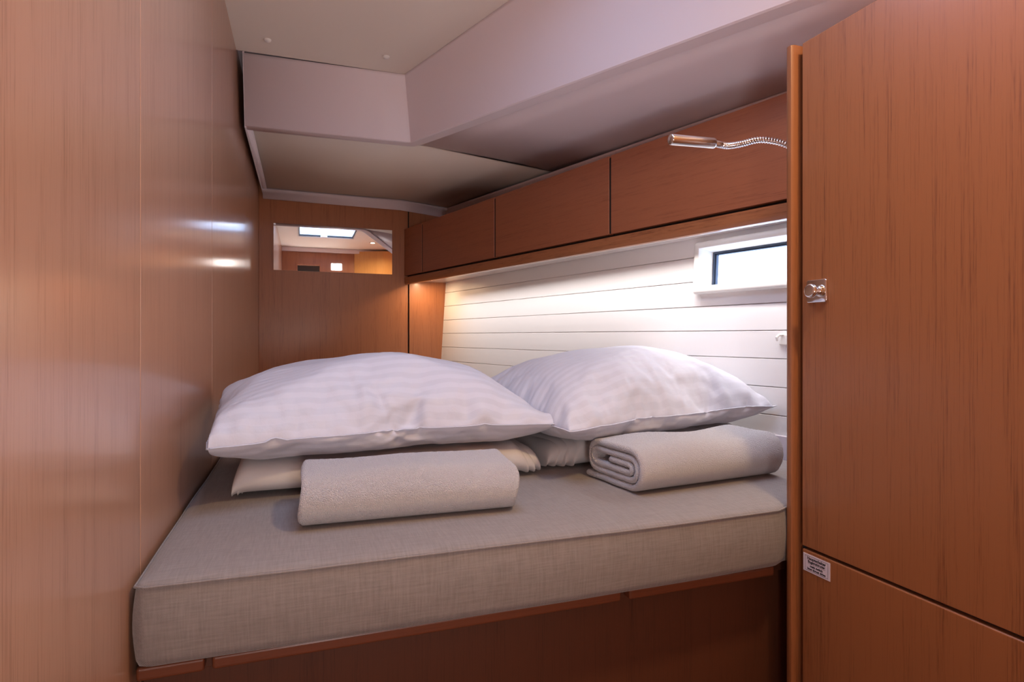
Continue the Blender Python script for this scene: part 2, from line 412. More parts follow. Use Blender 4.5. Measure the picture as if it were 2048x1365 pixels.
rows.append([(p[0] * .5 + q_[0] * .5, p[1] * .5 + q_[1] * .5, p[2] * .5 + q_[2] * .5 - .012) for p, q_ in zip([lerp(a, b, .97) for a, b in zip(up, lo)], fl1)])
rows.append(fl1)
fl2 = []
dirs = [(0, .13), (0.02, .13), (.06, .12), (.11, .06), (.13, .03), (.13, .03)]
for p, d in zip(fl1, dirs): fl2.append((p[0] + d[0], p[1] + d[1], p[2] + .0))
rows.append(fl2)
fl3 = [(p[0] + d[0] * .04, p[1] + d[1] * .04, p[2] + .03) for p, d in zip(fl2, dirs)]
rows.append(fl3)
wlo = strip('well_lining', rows, m_grp)
wlo.data.set_sharp_from_angle(angle=math.radians(24))
# lower lining panels beyond the flange
SB = [(LW + .06, 7.36, 2.375), (1.27, 7.33, 2.375), (3.06, 7.23, 2.17)]
zb = 2.33
back_rows = [SB, [(LW + .06, 8.8, 2.37), (1.5, 8.8, 2.355), (2.70, 8.8, 2.215)], [(LW + .06, 10.2, 2.355), (1.6, 10.2, 2.33), (2.42, 10.2, 2.25)]]
strip('panel', back_rows, m_ceil)
side = []
for t in (0, .25, .5, .75, 1.0, 1.4, 2.3):
    y = 7.33 - t * (7.33 - 2.2)
    e = e1(y); ex = e[0] + .14; ez = e[2] + .012
    hx = hullx(y, 2.2) + .02
    hz = max(1.82, 2.22 - .05 * (7.33 - y))
    row = [(ex, y, ez)]
    for s in (.25, .5, .75, .9, 1.0):
        row.append((ex + (hx - ex) * s, y - .10 * s + (0 if t else 0), ez + (hz - ez) * s - .05 * (s ** 4)))
    side.append(row)
strip('panel', side, m_grp)
# border strip between left bulkhead and lower lining, and above the end bulkhead
strip('border', [[(LW, 7.30, 2.35), (LW, 8.8, 2.35), (LW, 10.36, 2.335)], [(LW + .07, 7.35, 2.35), (LW + .07, 8.8, 2.35), (LW + .07, 10.3, 2.335)]], m_grp)
strip('border', [[(LW, 7.0, 3.05), (LW, 7.24, 2.33), (LW, 7.35, 2.33), (LW, 10.36, 2.31)], [(LW - .005, 7.0, 3.25), (LW - .005, 7.24, 2.55), (LW - .005, 7.35, 2.5), (LW - .005, 10.36, 2.5)]], m_grp, False)
strip('moulding', [[(LW, 10.16, 2.345), (1.6, 10.16, 2.315), (2.44, 10.16, 2.235)],
                   [(LW, 10.15, 2.325), (1.6, 10.15, 2.295), (2.44, 10.15, 2.215)],
                   [(LW, 10.26, 2.30), (1.6, 10.26, 2.27), (2.42, 10.26, 2.19)],
                   [(LW, 10.35, 2.235), (1.6, 10.35, 2.205), (2.40, 10.35, 2.125)],
                   [(LW, 10.37, 2.225), (1.6, 10.37, 2.195), (2.40, 10.37, 2.115)],
                   [(LW, 10.385, 2.245), (1.6, 10.385, 2.215), (2.40, 10.385, 2.135)],
                   [(LW, 10.385, 2.40), (1.6, 10.385, 2.37), (2.40, 10.385, 2.29)]], m_grp)
# moulding along the hull above the lockers
strip('moulding', [[(hullx(y, 2.2) - .16, y, 2.235 - .034 * (10.2 - y)) for y in (10.38, 7, 4.5, 2.8)],
                   [(hullx(y, 2.2) - .14, y, 2.215 - .034 * (10.2 - y)) for y in (10.38, 7, 4.5, 2.8)],
                   [(hullx(y, 2.2) - .04, y, 2.06 - .034 * (10.2 - y)) for y in (10.38, 7, 4.5, 2.8)],
                   [(hullx(y, 2.2) - .01, y, 1.95 - .034 * (10.2 - y)) for y in (10.38, 7, 4.5, 2.8)]], m_grp)
# roof over everything
for nm, (x0, x1, y0, y1) in {'a': (LX - .3, 5.6, HY1 + .02, BY + .3), 'b': (LX - .3, 5.6, -4.2, HY0 - .02), 'c': (LX - .3, HX0 - .02, HY0 - .02, HY1 + .02), 'd': (HX1 + .02, 5.6, HY0 - .02, HY1 + .02)}.items():
    box('roof_panel', x0, x1, y0, y1, 3.102, 3.122, m_grp, ce, 0)
# screw caps in the upper lining
for (x, y) in ((-.34, 6.60), (.858, 6.57)):
    bm = bmesh.new(); bmesh.ops.create_uvsphere(bm, u_segments=16, v_segments=8, radius=.0125)
    for v in bm.verts: v.co = Vector((v.co.x, v.co.y, v.co.z * .7)) + V(x, y, ZT)
    link('screw_cap', bm, m_white, ce, True)

# deck hatch
ha = empty('window_2', .7, 2.75, ZT, kind='structure')
def rect_frame(name, x0, x1, y0, y1, w_, z0, z1, m, parent):
    bm = bmesh.new()
    for (a, b, c_, d) in ((x0, x1, y0, y0 + w_), (x0, x1, y1 - w_, y1), (x0, x0 + w_, y0 + w_, y1 - w_), (x1 - w_, x1, y0 + w_, y1 - w_)):
        hexa(bm, ((a, c_, z0), (b, c_, z0), (b, d, z0), (a, d, z0), (a, c_, z1), (b, c_, z1), (b, d, z1), (a, d, z1)))
    bmesh.ops.recalc_face_normals(bm, faces=bm.faces)
    return link(name, bm, m, parent)
rect_frame('reveal', HX0 - .02, HX1 + .02, HY0 - .02, HY1 + .02, .03, ZT - .012, 3.118, m_frame, ha)
rect_frame('frame', HX0 + .01, HX1 - .01, HY0 + .01, HY1 - .01, .04, 3.06, 3.10, m_black, ha)
box('pane', HX0 + .04, HX1 - .04, HY0 + .04, HY1 - .04, 3.085, 3.092, m_glass, ha, 0)
for x in (.62,):
    bm = bmesh.new(); bmesh.ops.create_cone(bm, cap_ends=True, segments=24, radius1=.10 * H, radius2=.10 * H, depth=.05 * H)
    for v in bm.verts: v.co += V(x, HY0 + .08, 3.055)
    link('handle', bm, m_white, ha, True, 40)

# bulkhead behind the photographer, seen in the mirror
we = box('wall_front', 2.4, 5.6, -1.2, -.95, FL, 3.4, wood_v, None, 0); props(we, kind='structure')
box('panel', .62, 2.4, -1.0, -.88, FL, 3.2, wood_v, we, 0)
box('panel', LX - .3, -.22, -1.0, -.88, FL, 3.2, wood_v, we, 0)
box('panel', -.22, .62, -1.0, -.88, 2.52, 3.2, wood_v, we, 0)
box('moulding', LX, 3.2, -.88, -.78, 2.90, 3.045, m_grp, we, .004)
d1 = empty('door_1', .2, -.95, FL, kind='structure')
box('jamb', -.22, -.16, -1.05, -.85, FL, 2.52, wood_v, d1, .002)
box('jamb', .56, .62, -1.05, -.85, FL, 2.52, wood_v, d1, .002)
box('lintel', -.16, .56, -1.05, -.85, 2.45, 2.52, wood_v, d1, .002)
box('dark_sheet', -1.0, 1.5, -2.4, -2.3, FL, 3.2, m_door_dark, d1, 0)  # dark sheet in place of the unlit space beyond the doorway
wood_y = wood('lamplit_veneer', srgb(214, 158, 90), srgb(186, 130, 68), 'Z')  # yellow glow of the downlight put into the veneer colour
ws = prism_z('wall_partition', [(1.72, -.87), (2.66, -.36), (5.4, -.36), (5.4, -.87)], FL, 2.98, wood_y, None, .002); props(ws, kind='structure')

# ================================================================ BERTH
be = empty('berth_base', 1.6, 6, FL, 'dark reddish wooden berth base with a recessed front under the grey mattress', 'bed base')
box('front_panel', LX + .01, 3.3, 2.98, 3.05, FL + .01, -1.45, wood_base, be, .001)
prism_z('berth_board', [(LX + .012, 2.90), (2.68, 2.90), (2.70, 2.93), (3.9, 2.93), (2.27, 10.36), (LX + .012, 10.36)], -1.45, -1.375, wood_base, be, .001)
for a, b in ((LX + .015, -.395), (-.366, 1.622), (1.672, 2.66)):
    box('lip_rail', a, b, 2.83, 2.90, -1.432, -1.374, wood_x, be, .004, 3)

# mattress: boxed cushion
mroot = empty('mattress', 1.5, 6, -1.37, 'thick grey-beige woven boxed mattress filling the berth', 'mattress')
poly = [(-.645, 2.785), (-.60, 2.758), (.0, 2.742), (.65, 2.735), (1.3, 2.735), (2.0, 2.74), (2.62, 2.755), (2.72, 2.80), (3.0, 2.81), (3.915, 2.83)]
MB = [(hullx(10.35, -1) - .10, 10.33), (-.635, 10.33)]
bm = bmesh.new()
poly_m = poly + [(hullx(2.83, -1) - .1, 2.83)][:0] + [(hullx(2.9, -1) - .10, 2.9)] + MB
def edge_profile():
    pr = []
    r = .035
    pr.append((.10, -1.366)); pr.append((.05, -1.362)); pr.append((.018, -1.345)); pr.append((.006, -1.32))
    for t in np.linspace(0, 1, 9): pr.append((.004 - .014 * math.sin(math.pi * t), -1.31 + .285 * t))
    pr += [(.003, -1.020), (.007, -1.014), (.012, -1.008), (.03, -1.0), (.07, -.994), (.16, -.990)]
    return pr
cen = Vector((1.3, 6.2))
rings = []
pv = [Vector(p) for p in poly_m]
dense = []
for i, p in enumerate(pv):
    q = pv[(i + 1) % len(pv)]; k = max(1, int((q - p).length / .12))
    for j in range(k): dense.append(p + (q - p) * (j / k))
def inward(i):
    n = len(dense); a, b = dense[i - 1], dense[(i + 1) % n]; t = (b - a).normalized(); return Vector((-t.y, t.x))
for (ins, z) in edge_profile():
    ring = []
    for i, p in enumerate(dense):
        d = inward(i); w_ = noise.noise(Vector((p.x * 1.3, p.y * 1.3, z * 3))) * .008
        cdir = (cen - p).normalized()
        zz = z + (.002 * math.sin(p.x * 2.1 + .5) if z > -1.1 else 0)
        if p.y < 2.9 and z < -1.3: zz = z + .0
        ring.append(bm.verts.new(V(p.x + d.x * (min(ins, .03) + w_) + cdir.x * max(ins - .03, 0), p.y + d.y * (min(ins, .03) + w_) + cdir.y * max(ins - .03, 0), zz)))
    rings.append(ring)
n = len(dense)
for a, b in zip(rings, rings[1:]):
    for k in range(n): bm.faces.new((a[k], a[(k + 1) % n], b[(k + 1) % n], b[k]))
bm.faces.new(rings[0][::-1])
cx_ = sum(v.co.x for v in rings[-1]) / n; cy_ = sum(v.co.y for v in rings[-1]) / n; last = rings[-1]
for f in (.85, .7, .55, .4, .25, .1):
    nr = [bm.verts.new((cx_ + (v.co.x - cx_) * f, cy_ + (v.co.y - cy_) * f, v.co.z + .0015 * (1 - f))) for v in rings[-1]]
    for k in range(n): bm.faces.new((last[k], last[(k + 1) % n], nr[(k + 1) % n], nr[k]))
    last = nr
bm.faces.new(last)
bmesh.ops.recalc_face_normals(bm, faces=bm.faces)
link('cushion', bm, m_linen, mroot, True, 60)
# seam piping round the top edge
bm = bmesh.new(); rr = []
for i, p in enumerate(dense):
    d = inward(i); w_ = noise.noise(Vector((p.x * 1.3, p.y * 1.3, -3.03))) * .008
    c = Vector((p.x + d.x * w_, p.y + d.y * w_, -1.017 + .002 * math.sin(p.x * 2.1 + .5)))
    rr.append([bm.verts.new(V(c.x + d.x * .0055 * math.cos(t), c.y + d.y * .0055 * math.cos(t), c.z + .0055 * math.sin(t))) for t in np.linspace(0, 2 * math.pi, 7)[:-1]])
for i in range(n):
    a, b = rr[i], rr[(i + 1) % n]
    for k in range(6): bm.faces.new((a[k], a[(k + 1) % 6], b[(k + 1) % 6], b[k]))
bmesh.ops.recalc_face_normals(bm, faces=bm.faces)
link('seam', bm, m_linen, mroot, True)

# ================================================================ OVERHEAD LOCKERS
K = (3.5 - 1.668) / (10.4 - 3.545)      # locker front in plan
def lx(y, o=0): return 3.5 - (y - 3.545) * K + o
LA = math.atan(K)
ov = empty('overhead_locker', lx(6), 6, .9, 'long reddish-brown overhead locker row above the white planked hull side', 'cabinet')
def lslab(name, ya, yb, z0, z1, o0, o1, m, bev=.002, yend=None):
    bm = bmesh.new()
    pts = []
    for z in (z0, z1):
        pts += [(lx(ya, o0), ya, z), (lx(yb, o0), yb, z), (lx(yb, o1), yb, z), (lx(ya, o1), ya, z)]
    hexa(bm, pts); bmesh.ops.recalc_face_normals(bm, faces=bm.faces); bevel(bm, bev, 2)
    return link(name, bm, m, ov)
ZB, ZU = 1.052, 1.862
for a, b, nm in ((10.39, 9.727, 'end_panel'), (9.693, 7.594, 'door'), (7.560, 5.470, 'door'), (5.438, 3.35, 'door'), (3.318, 2.80, 'door')):
    lslab(nm, a, b, ZB, ZU, 0, .06, wood_h, .0012)
lslab('carcass', 10.38, 2.80, .985, ZU - .02, .075, .62, wood_h, 0)
lslab('shadow_gap', 10.38, 2.80, 1.0, ZU - .03, .055, .08, dark_gap, 0)
for a, b in ((9.727, 9.693), (7.594, 7.560), (5.470, 5.438)):
    lslab('joint', a - .001, b + .001, ZB + .01, ZU - .02, .008, .05, dark_gap, 0)
# light rail with a rounded nose and the shelf underside
bm = bmesh.new()
prof = [(.0, 1.022), (.0, .955), (.006, .925), (.02, .905), (.045, .898), (.07, .905), (.082, .92), (.082, .962), (.10, .965), (.10, 1.022)]
R = []
for y in (10.385, 2.80): R.append([bm.verts.new(V(lx(y, o), y, z)) for o, z in prof])
for k in range(len(prof)): bm.faces.new((R[0][k], R[0][(k + 1) % len(prof)], R[1][(k + 1) % len(prof)], R[1][k]))
bm.faces.new(R[0]); bm.faces.new(R[1][::-1]); bmesh.ops.recalc_face_normals(bm, faces=bm.faces)
link('light_rail', bm, wood_rail, ov, True, 35)
bm = bmesh.new()
pts = []
for z in (.955, .985): pts += [(lx(10.38, .09), 10.38, z), (lx(2.8, .09), 2.8, z), (hullx(2.8, z) - .004, 2.8, z), (hullx(10.38, z) - .004, 10.38, z)]
hexa(bm, pts); bmesh.ops.recalc_face_normals(bm, faces=bm.faces)
link('underside_board', bm, m_under, ov)
# LED profiles that hold the strips
lslab('light_profile', 9.75, 2.9, .925, .956, .14, .20, m_white, .0005)
def puck(x, y, z, label, r=.06):
    t = empty('spotlight', x, y, z, label, 'light')
    bm = bmesh.new(); bmesh.ops.create_cone(bm, cap_ends=True, segments=32, radius1=r * H, radius2=r * H * 1.1, depth=.02 * H)
    for v in bm.verts: v.co += V(x, y, z + .01)
    link('housing', bm, m_steel, t, True, 40)
    bm = bmesh.new(); bmesh.ops.create_cone(bm, cap_ends=True, segments=32, radius1=r * .7 * H, radius2=r * .7 * H, depth=.006 * H)
    for v in bm.verts: v.co += V(x, y, z - .002)
    link('lens', bm, m_lamp, t, True, 40)
puck(2.03, 9.90, .945, 'small warm spotlight under the far end of the overhead locker', .045)
puck(2.15, 1.0, 3.03, 'round recessed ceiling spotlight reflected at the right of the mirror', .09)

# mirror
mi = empty('mirror', .5, 10.38, 1.07, 'wide frameless mirror on the wooden end bulkhead', 'mirror')
q = [(-.444, 10.375, 1.075), (1.461, 10.375, 1.066), (1.461, 10.375, 1.832), (-.444, 10.375, 1.838)]
slab('glass', q, (0, .018, 0), m_mirror, mi, .0006, 1)
slab('backing', [(-.44, 10.394, 1.08), (1.457, 10.394, 1.07), (1.457, 10.394, 1.828), (-.44, 10.394, 1.834)], (0, .005, 0), m_black, mi)

# small white hook on the hull
hk = empty('hook', hullx(3.93, -.03), 3.93, -.07, 'small white plastic hook on the white planks beside the wardrobe edge', 'hook')
x0 = hullx(3.93, -.03)
box('plate', x0 - .022, x0 + .004, 3.86, 3.97, -.07, .01, m_white, hk, .001)
tube('arm', [V(x0 - .01, 3.93, .012), V(x0 - .06, 3.93, .010), V(x0 - .085, 3.93, -.01), V(x0 - .08, 3.93, -.04)], [.0035, .0035, .0035, .003], m_white, hk, 10)

# ================================================================ WARDROBE
wa = empty('wardrobe', 3.4, 1.8, FL, 'tall reddish-brown wardrobe at the right with a chrome knob', 'wardrobe')
DX = 2.72
ZTP = 1.69
box('carcass', DX + .065, 3.95, -.30, 2.70, FL + .01, ZTP - .005, wood_dk, wa, 0)
box('end_panel', DX + .05, 3.95, 2.705, 2.775, FL + .01, ZTP - .01, wood_dk, wa, .002)
# corner post with a rounded nose
bm = bmesh.new()
pp = [(DX - .012, 2.728), (DX - .028, 2.738), (DX - .030, 2.76), (DX - .02, 2.778), (DX + .0, 2.785), (DX + .05, 2.785), (DX + .05, 2.728)]
A = [bm.verts.new(V(x, y, FL + .01)) for x, y in pp]; B = [bm.verts.new(V(x, y, ZTP + .012)) for x, y in pp]
for i in range(len(pp)): bm.faces.new((A[i], A[(i + 1) % len(pp)], B[(i + 1) % len(pp)], B[i]))
bm.faces.new(A); bm.faces.new(B[::-1]); bmesh.ops.recalc_face_normals(bm, faces=bm.faces); 
link('corner_post', bm, wood_dk, wa, True, 35)
box('shadow_gap', DX + .035, DX + .064, -.3, 2.712, FL + .01, ZTP - .02, dark_gap, wa, 0)
dr = box('door', DX, DX + .055, .62, 2.682, -1.205, ZTP, wood_dk, wa, .0012)
box('door', DX, DX + .055, -.3, .60, -1.205, ZTP, wood_dk, wa, .0012)
box('lower_door', DX, DX + .055, -.3, 2.682, FL + .03, -1.222, wood_dk, wa, .0025, 3)
# chrome knob on a square rosette
ky, kz = 2.571, .253
bm = bmesh.new(); hexa(bm, ((DX - .014, ky - .068, kz - .064), (DX, ky - .068, kz - .064), (DX, ky + .068, kz - .064), (DX - .014, ky + .068, kz - .064),
                            (DX - .014, ky - .068, kz + .064), (DX, ky - .068, kz + .064), (DX, ky + .068, kz + .064), (DX - .014, ky + .068, kz + .064)))
bmesh.ops.recalc_face_normals(bm, faces=bm.faces)
es = [e for e in bm.edges if abs((e.verts[0].co - e.verts[1].co).normalized().x) > .9]
bmesh.ops.bevel(bm, geom=es, offset=.0042, segments=5, profile=.5, affect='EDGES')
bevel(bm, .0012, 3, 60)
ro = link('knob_rosette', bm, m_chrome, dr, True, 40); ro['label'] = 'square chrome rosette'
k0 = V(DX - .012, ky, kz)
rs = [(.0, .0085), (.004, .008), (.007, .0100), (.010, .0122), (.0135, .0128), (.0155, .0124), (.0170, .011), (.0174, .009), (.0171, .004), (.0170, .0003)]
kn = tube('knob', [k0 + Vector((-a, 0, 0)) for a, r in rs], [r for a, r in rs], m_chrome, dr, 40); kn['label'] = 'round chrome push knob'

# printed label on the lower door
SY0, SY1, SZ0, SZ1 = 2.672, 2.488, -1.342, -1.242
st = box('sticker', DX - .0025, DX - .0002, SY1, SY0, SZ0, SZ1, mat('label_film', srgb(214, 200, 206), .4), wa, 0)
st['label'] = 'small pale printed label with a thin border'
ink = mat('label_ink', (.02, .018, .02), .6)
def textmesh(body, size, x, y, bold=0):
    cu = bpy.data.curves.new('t', 'FONT'); cu.body = body; cu.size = size; cu.align_x = 'CENTER'; cu.align_y = 'CENTER'; cu.extrude = .00008; cu.offset = bold; cu.resolution_u = 3
    o = bpy.data.objects.new('t', cu); C.objects.link(o); dg = bpy.context.evaluated_depsgraph_get()
    me = bpy.data.meshes.new_from_object(o.evaluated_get(dg)); vs = [(v.co.x + x, v.co.y + y, v.co.z) for v in me.vertices]; fs = [tuple(p.vertices) for p in me.polygons]
    bpy.data.objects.remove(o); bpy.data.curves.remove(cu); bpy.data.meshes.remove(me); return vs, fs
wS, hS = (SY0 - SY1) * H, (SZ1 - SZ0) * H
bm = bmesh.new(); cy_, cz_ = (SY0 + SY1) / 2, (SZ0 + SZ1) / 2; oo = V(DX - .0031, cy_, cz_)
def put(vs, fs):
    vv = [bm.verts.new(oo + Vector((-z, -x, y))) for x, y, z in vs]
    for f in fs:
        try: bm.faces.new([vv[i] for i in f])
        except ValueError: pass
put(*textmesh('Hauptschalter', .0072, 0, .0092, .00022)); put(*textmesh('Bugstrahlruder', .0062, 0, .0032, .0002))
put(*textmesh('main switch', .0058, 0, -.0042, .0002)); put(*textmesh('bow thrust drive', .0058, 0, -.0097, .0002))
def bar(x0, x1, y0, y1): put([(x0, y0, 0), (x1, y0, 0), (x1, y1, 0), (x0, y1, 0)], [(0, 1, 2, 3)])
a_, b_ = wS / 2 - .0042, hS / 2 - .0026; t_ = .0005
bar(-a_, a_, b_ - t_, b_); bar(-a_, a_, -b_, -b_ + t_); bar(-a_, -a_ + t_, -b_, b_); bar(a_ - t_, a_, -b_, b_); bar(-a_ + .006, a_ - .006, -.0005, -.0001)
le = link('lettering', bm, ink, st)

# ================================================================ READING LAMP
rl = empty('reading_lamp', 3.05, 2.78, 1.24, 'chrome gooseneck reading lamp reaching out past the wardrobe edge', 'lamp')
def bez(p, n):
    out = []
    for i in range(len(p) - 1):
        p0, p1, p2, p3 = p[max(i - 1, 0)], p[i], p[i + 1], p[min(i + 2, len(p) - 1)]
        for k in range(n):
            t = k / n; out.append(.5 * ((2 * p1) + (p2 - p0) * t + (2 * p0 - 5 * p1 + 4 * p2 - p3) * t * t + (3 * p1 - 3 * p2 + p3 - p0) * t ** 3))
    out.append(p[-1]); return out
neck_pts = [V(2.475, 3.13, 1.222), V(2.56, 3.13, 1.218), V(2.66, 3.12, 1.238), V(2.78, 3.09, 1.268), V(2.90, 3.04, 1.248), V(2.99, 2.97, 1.19), V(3.04, 2.88, 1.155), V(3.05, 2.80, 1.145)]
np_ = bez(neck_pts, 44)
neck = tube('gooseneck', np_, [.0062 + .0007 * math.sin(i * 2 * math.pi / 6.0 + .4) * (1 if i > 4 else 0) for i in range(len(np_))], m_chrome, rl, 18)
tube('mount', [V(3.05, 2.83, 1.145), V(3.05, 2.80, 1.145), V(3.05, 2.777, 1.145)], [.012, .018, .019], m_chrome, rl, 32)
d = (V(2.475, 3.13, 1.222) - V(2.33, 3.13, 1.232)).normalized(); e0 = V(2.458, 3.13, 1.223)
tube('collar', [e0, e0 + d * .002, e0 + d * .018], [.0062, .0068, .0068], m_steel, rl, 24)
h0 = V(2.135, 3.13, 1.212); dl = (e0 - h0).length; dh = (e0 - h0).normalized()
hd = [(0, .0092), (0.0005, .0100), (.002, .0106), (dl - .003, .0106), (dl - .001, .0103), (dl, .0098)]
tube('lamp_head', [h0 + dh * a for a, r in hd], [r for a, r in hd], m_steel, rl, 36)

# ================================================================ PILLOWS
def inflate(W, D, nx, ny, press, frames, seed):
    """inflate two square cloths sewn at the rim: gives true seam puckers"""
    rng = np.random.RandomState(seed); vs = []; idx = {}; uv = []
    for side in (0, 1):
        for j in range(ny + 1):
            for i in range(nx + 1):
                edge = i in (0, nx) or j in (0, ny)
                if side == 1 and edge: idx[1, i, j] = idx[0, i, j]; continue
                idx[side, i, j] = len(vs); z = 0 if edge else (.004 if side == 0 else -.004)
                vs.append(((i / nx - .5) * W, (j / ny - .5) * D, z + rng.uniform(-.0006, .0006))); uv.append((i / nx, j / ny))
    fs = []
    for side in (0, 1):
        for j in range(ny):
            for i in range(nx):
                q = [idx[side, i, j], idx[side, i + 1, j], idx[side, i + 1, j + 1], idx[side, i, j + 1]]
                fs.append(q if side == 0 else q[::-1])
    me = bpy.data.meshes.new('tmp'); me.from_pydata(vs, [], fs); me.update()
    o = bpy.data.objects.new('tmp', me); C.objects.link(o)
    s = o.modifiers.new('c', 'CLOTH'); cs = s.settings
    cs.quality = 6; cs.mass = .2; cs.use_pressure = True; cs.uniform_pressure_force = press
    cs.tension_stiffness = 25; cs.compression_stiffness = 25; cs.shear_stiffness = 8; cs.bending_stiffness = .06
    cs.air_damping = 3; cs.effector_weights.gravity = 0; s.collision_settings.use_collision = False
    for f in range(1, frames + 1): SC.frame_set(f)
    e = o.evaluated_get(bpy.context.evaluated_depsgraph_get())
    co = np.zeros(len(vs) * 3); e.data.vertices.foreach_get('co', co)
    bpy.data.objects.remove(o); bpy.data.meshes.remove(me); SC.frame_set(1)
    side_of = np.zeros(len(vs)); n0 = (nx + 1) * (ny + 1); side_of[n0:] = 1
    return co.reshape(-1, 3), fs, uv, (nx, ny, n0)

def pillow(W, D, seed, warp, label, press=2.2):
    co, fs, uv, (nx, ny, n0) = inflate(W, D, 76, 58, press, 34, seed)
    P = warp(co.copy(), np.array(uv), n0)
    bm = bmesh.new(); V_ = [bm.verts.new(Vector(p)) for p in P]; ul = bm.loops.layers.uv.new('UVMap')
    for f in fs:
        fa = bm.faces.new([V_[i] for i in f])
        for lp, i in zip(fa.loops, f): lp[ul].uv = uv[i]
    bmesh.ops.recalc_face_normals(bm, faces=bm.faces)
    mn = P.min(0); mx = P.max(0)
    t = bpy.data.objects.new('pillow', None); C.objects.link(t); t.location = ((mn[0] + mx[0]) / 2, (mn[1] + mx[1]) / 2, mn[2]); ORG[t.name] = t.location.copy()
    props(t, label, 'pillow', 'white pillows on the bed'); t.empty_display_size = .05
    o = link('pillowcase', bm, m_pillow, t, True)
    md = o.modifiers.new('s', 'SUBSURF'); md.levels = 1; md.render_levels = 1
    # hem cord along the rim
    rim = [j * 0 + i for i in range(nx + 1)] + [j * (nx + 1) + nx for j in range(1, ny + 1)] + [ny * (nx + 1) + i for i in range(nx - 1, -1, -1)] + [j * (nx + 1) for j in range(ny - 1, 0, -1)]
    Q = [Vector(P[i]) for i in rim]; cc = Vector(P.mean(0)); bm = bmesh.new(); rr = []
    for i, p in enumerate(Q):
        tt = (Q[(i + 1) % len(Q)] - Q[i - 1]).normalized(); out = tt.cross(Vector((0, 0, 1))).normalized()
        if out.dot(p - cc) < 0: out = -out
        u = tt.cross(out).normalized()
        rr.append([bm.verts.new(p + out * (a * .0024 + .0008) + u * b * .0009) for a, b in ((-1, 1), (1, .7), (1.15, 0), (1, -.7), (-1, -1))])
    for i in range(len(Q)):
        a, b = rr[i], rr[(i + 1) % len(Q)]
        for k in range(5): bm.faces.new((a[k], a[(k + 1) % 5], b[(k + 1) % 5], b[k]))
    bmesh.ops.recalc_face_normals(bm, faces=bm.faces)
    link('seam', bm, m_pillow, t, True)
    return t

def smooth01(t): t = np.clip(t, 0, 1); return t * t * (3 - 2 * t)
def make_warp(cx, cy, seam, base, topz, ang=0, left_blunt=0, depth_scale=1.0, lean=0.0, back_up=0.0, cshift=0):
    """place the inflated case: flat underneath, domed on top; all in design units"""
    def f(c, uv, n0):
        x, y, z = c[:, 0] / H, c[:, 1] / H * depth_scale, c[:, 2] / H
        zt = z.max(); zb = -z.min()
        s = np.where(z >= 0, z / zt * (topz - seam), 0)
        low = np.clip(-z / zb, 0, 1); s = np.where(z < 0, -(seam - base) * np.clip(low * 1.9, 0, 1) ** .9 * (1 - .0 * low), s)
        u, v = uv[:, 0] * 2 - 1, uv[:, 1] * 2 - 1
        zz = seam + s
        # the rim rises towards the back and where the pillow leans on the bulkhead
        zz = zz + back_up * smooth01((v + 1) / 2) * (1 - smooth01(np.abs(s) / .3))
        zz = zz + lean * u
        # apex pushed backwards
        y = y + cshift * np.clip(s, 0, None)
        # puckers that run in from the front and side hems, and a few long soft folds
        ev = np.exp(-(v + 1) / .16) * (1 - np.exp(-(v + 1) / .03)); eu = np.exp(-(1 - np.abs(u)) / .14) * (1 - np.exp(-(1 - np.abs(u)) / .03))
        pk = np.array([noise.noise(Vector((a * 9 + cx * 7, b * 1.2, 0))) + .5 * noise.noise(Vector((a * 19 + cx * 7, b * 2, 3))) for a, b in zip(u, v)])
        pk2 = np.array([noise.noise(Vector((a * 1.2, b * 8 + cx * 5, 5))) for a, b in zip(u, v)])
        lf = np.array([noise.noise(Vector((a * 3.2 + b * 1.5, b * 1.6 - a, cx * 3))) for a, b in zip(u, v)])
        zz = zz + (pk * ev * .08 + pk2 * eu * .05 + lf * .036 * (1 - np.exp(-(1 - np.maximum(np.abs(u), np.abs(v))) / .2))) * np.where(c[:, 2] >= 0, 1, .3)
        y = y - pk * ev * .02
        zz = np.where((s > 0) & (left_blunt > 0), zz - s * .45 * smooth01((u - .55) / .45), zz)
        if left_blunt:     # left end pushed up against the bulkhead, the hem tucked in
            lim = x.min() + .06; dd = lim - x; wq = .03
            soft = wq * np.log1p(np.exp(np.clip(dd / wq, -40, 40)))
            x = x + soft * 1.25
            kk = smooth01((-u - .45) / .5)
            zz = zz + kk * .015 * np.sign(s)
        ca, sa = math.cos(ang), math.sin(ang)
        X = cx + x * ca - y * sa; Y = cy + x * sa + y * ca
        X = np.minimum(X, np.array([hullx(b, c_) for b, c_ in zip(Y, zz)]) - .035); X = np.maximum(X, LX + .02)
        return np.stack([X * H, Y * H, zz * H + EZ], 1)
    return f

pillow(.76, .55, 3, make_warp(.51, 4.50, -.60, -.735, -.13, .07, 1, 1.0, .0, .10, .15),
       'plump white striped pillow on the left, against the wooden wall')
pillow(.71, .55, 8, make_warp(2.52, 4.55, -.60, -.735, -.09, .19, 0, 1.0, .02, .05, .15),
       'plump white striped pillow on the right, in front of the planked wall')

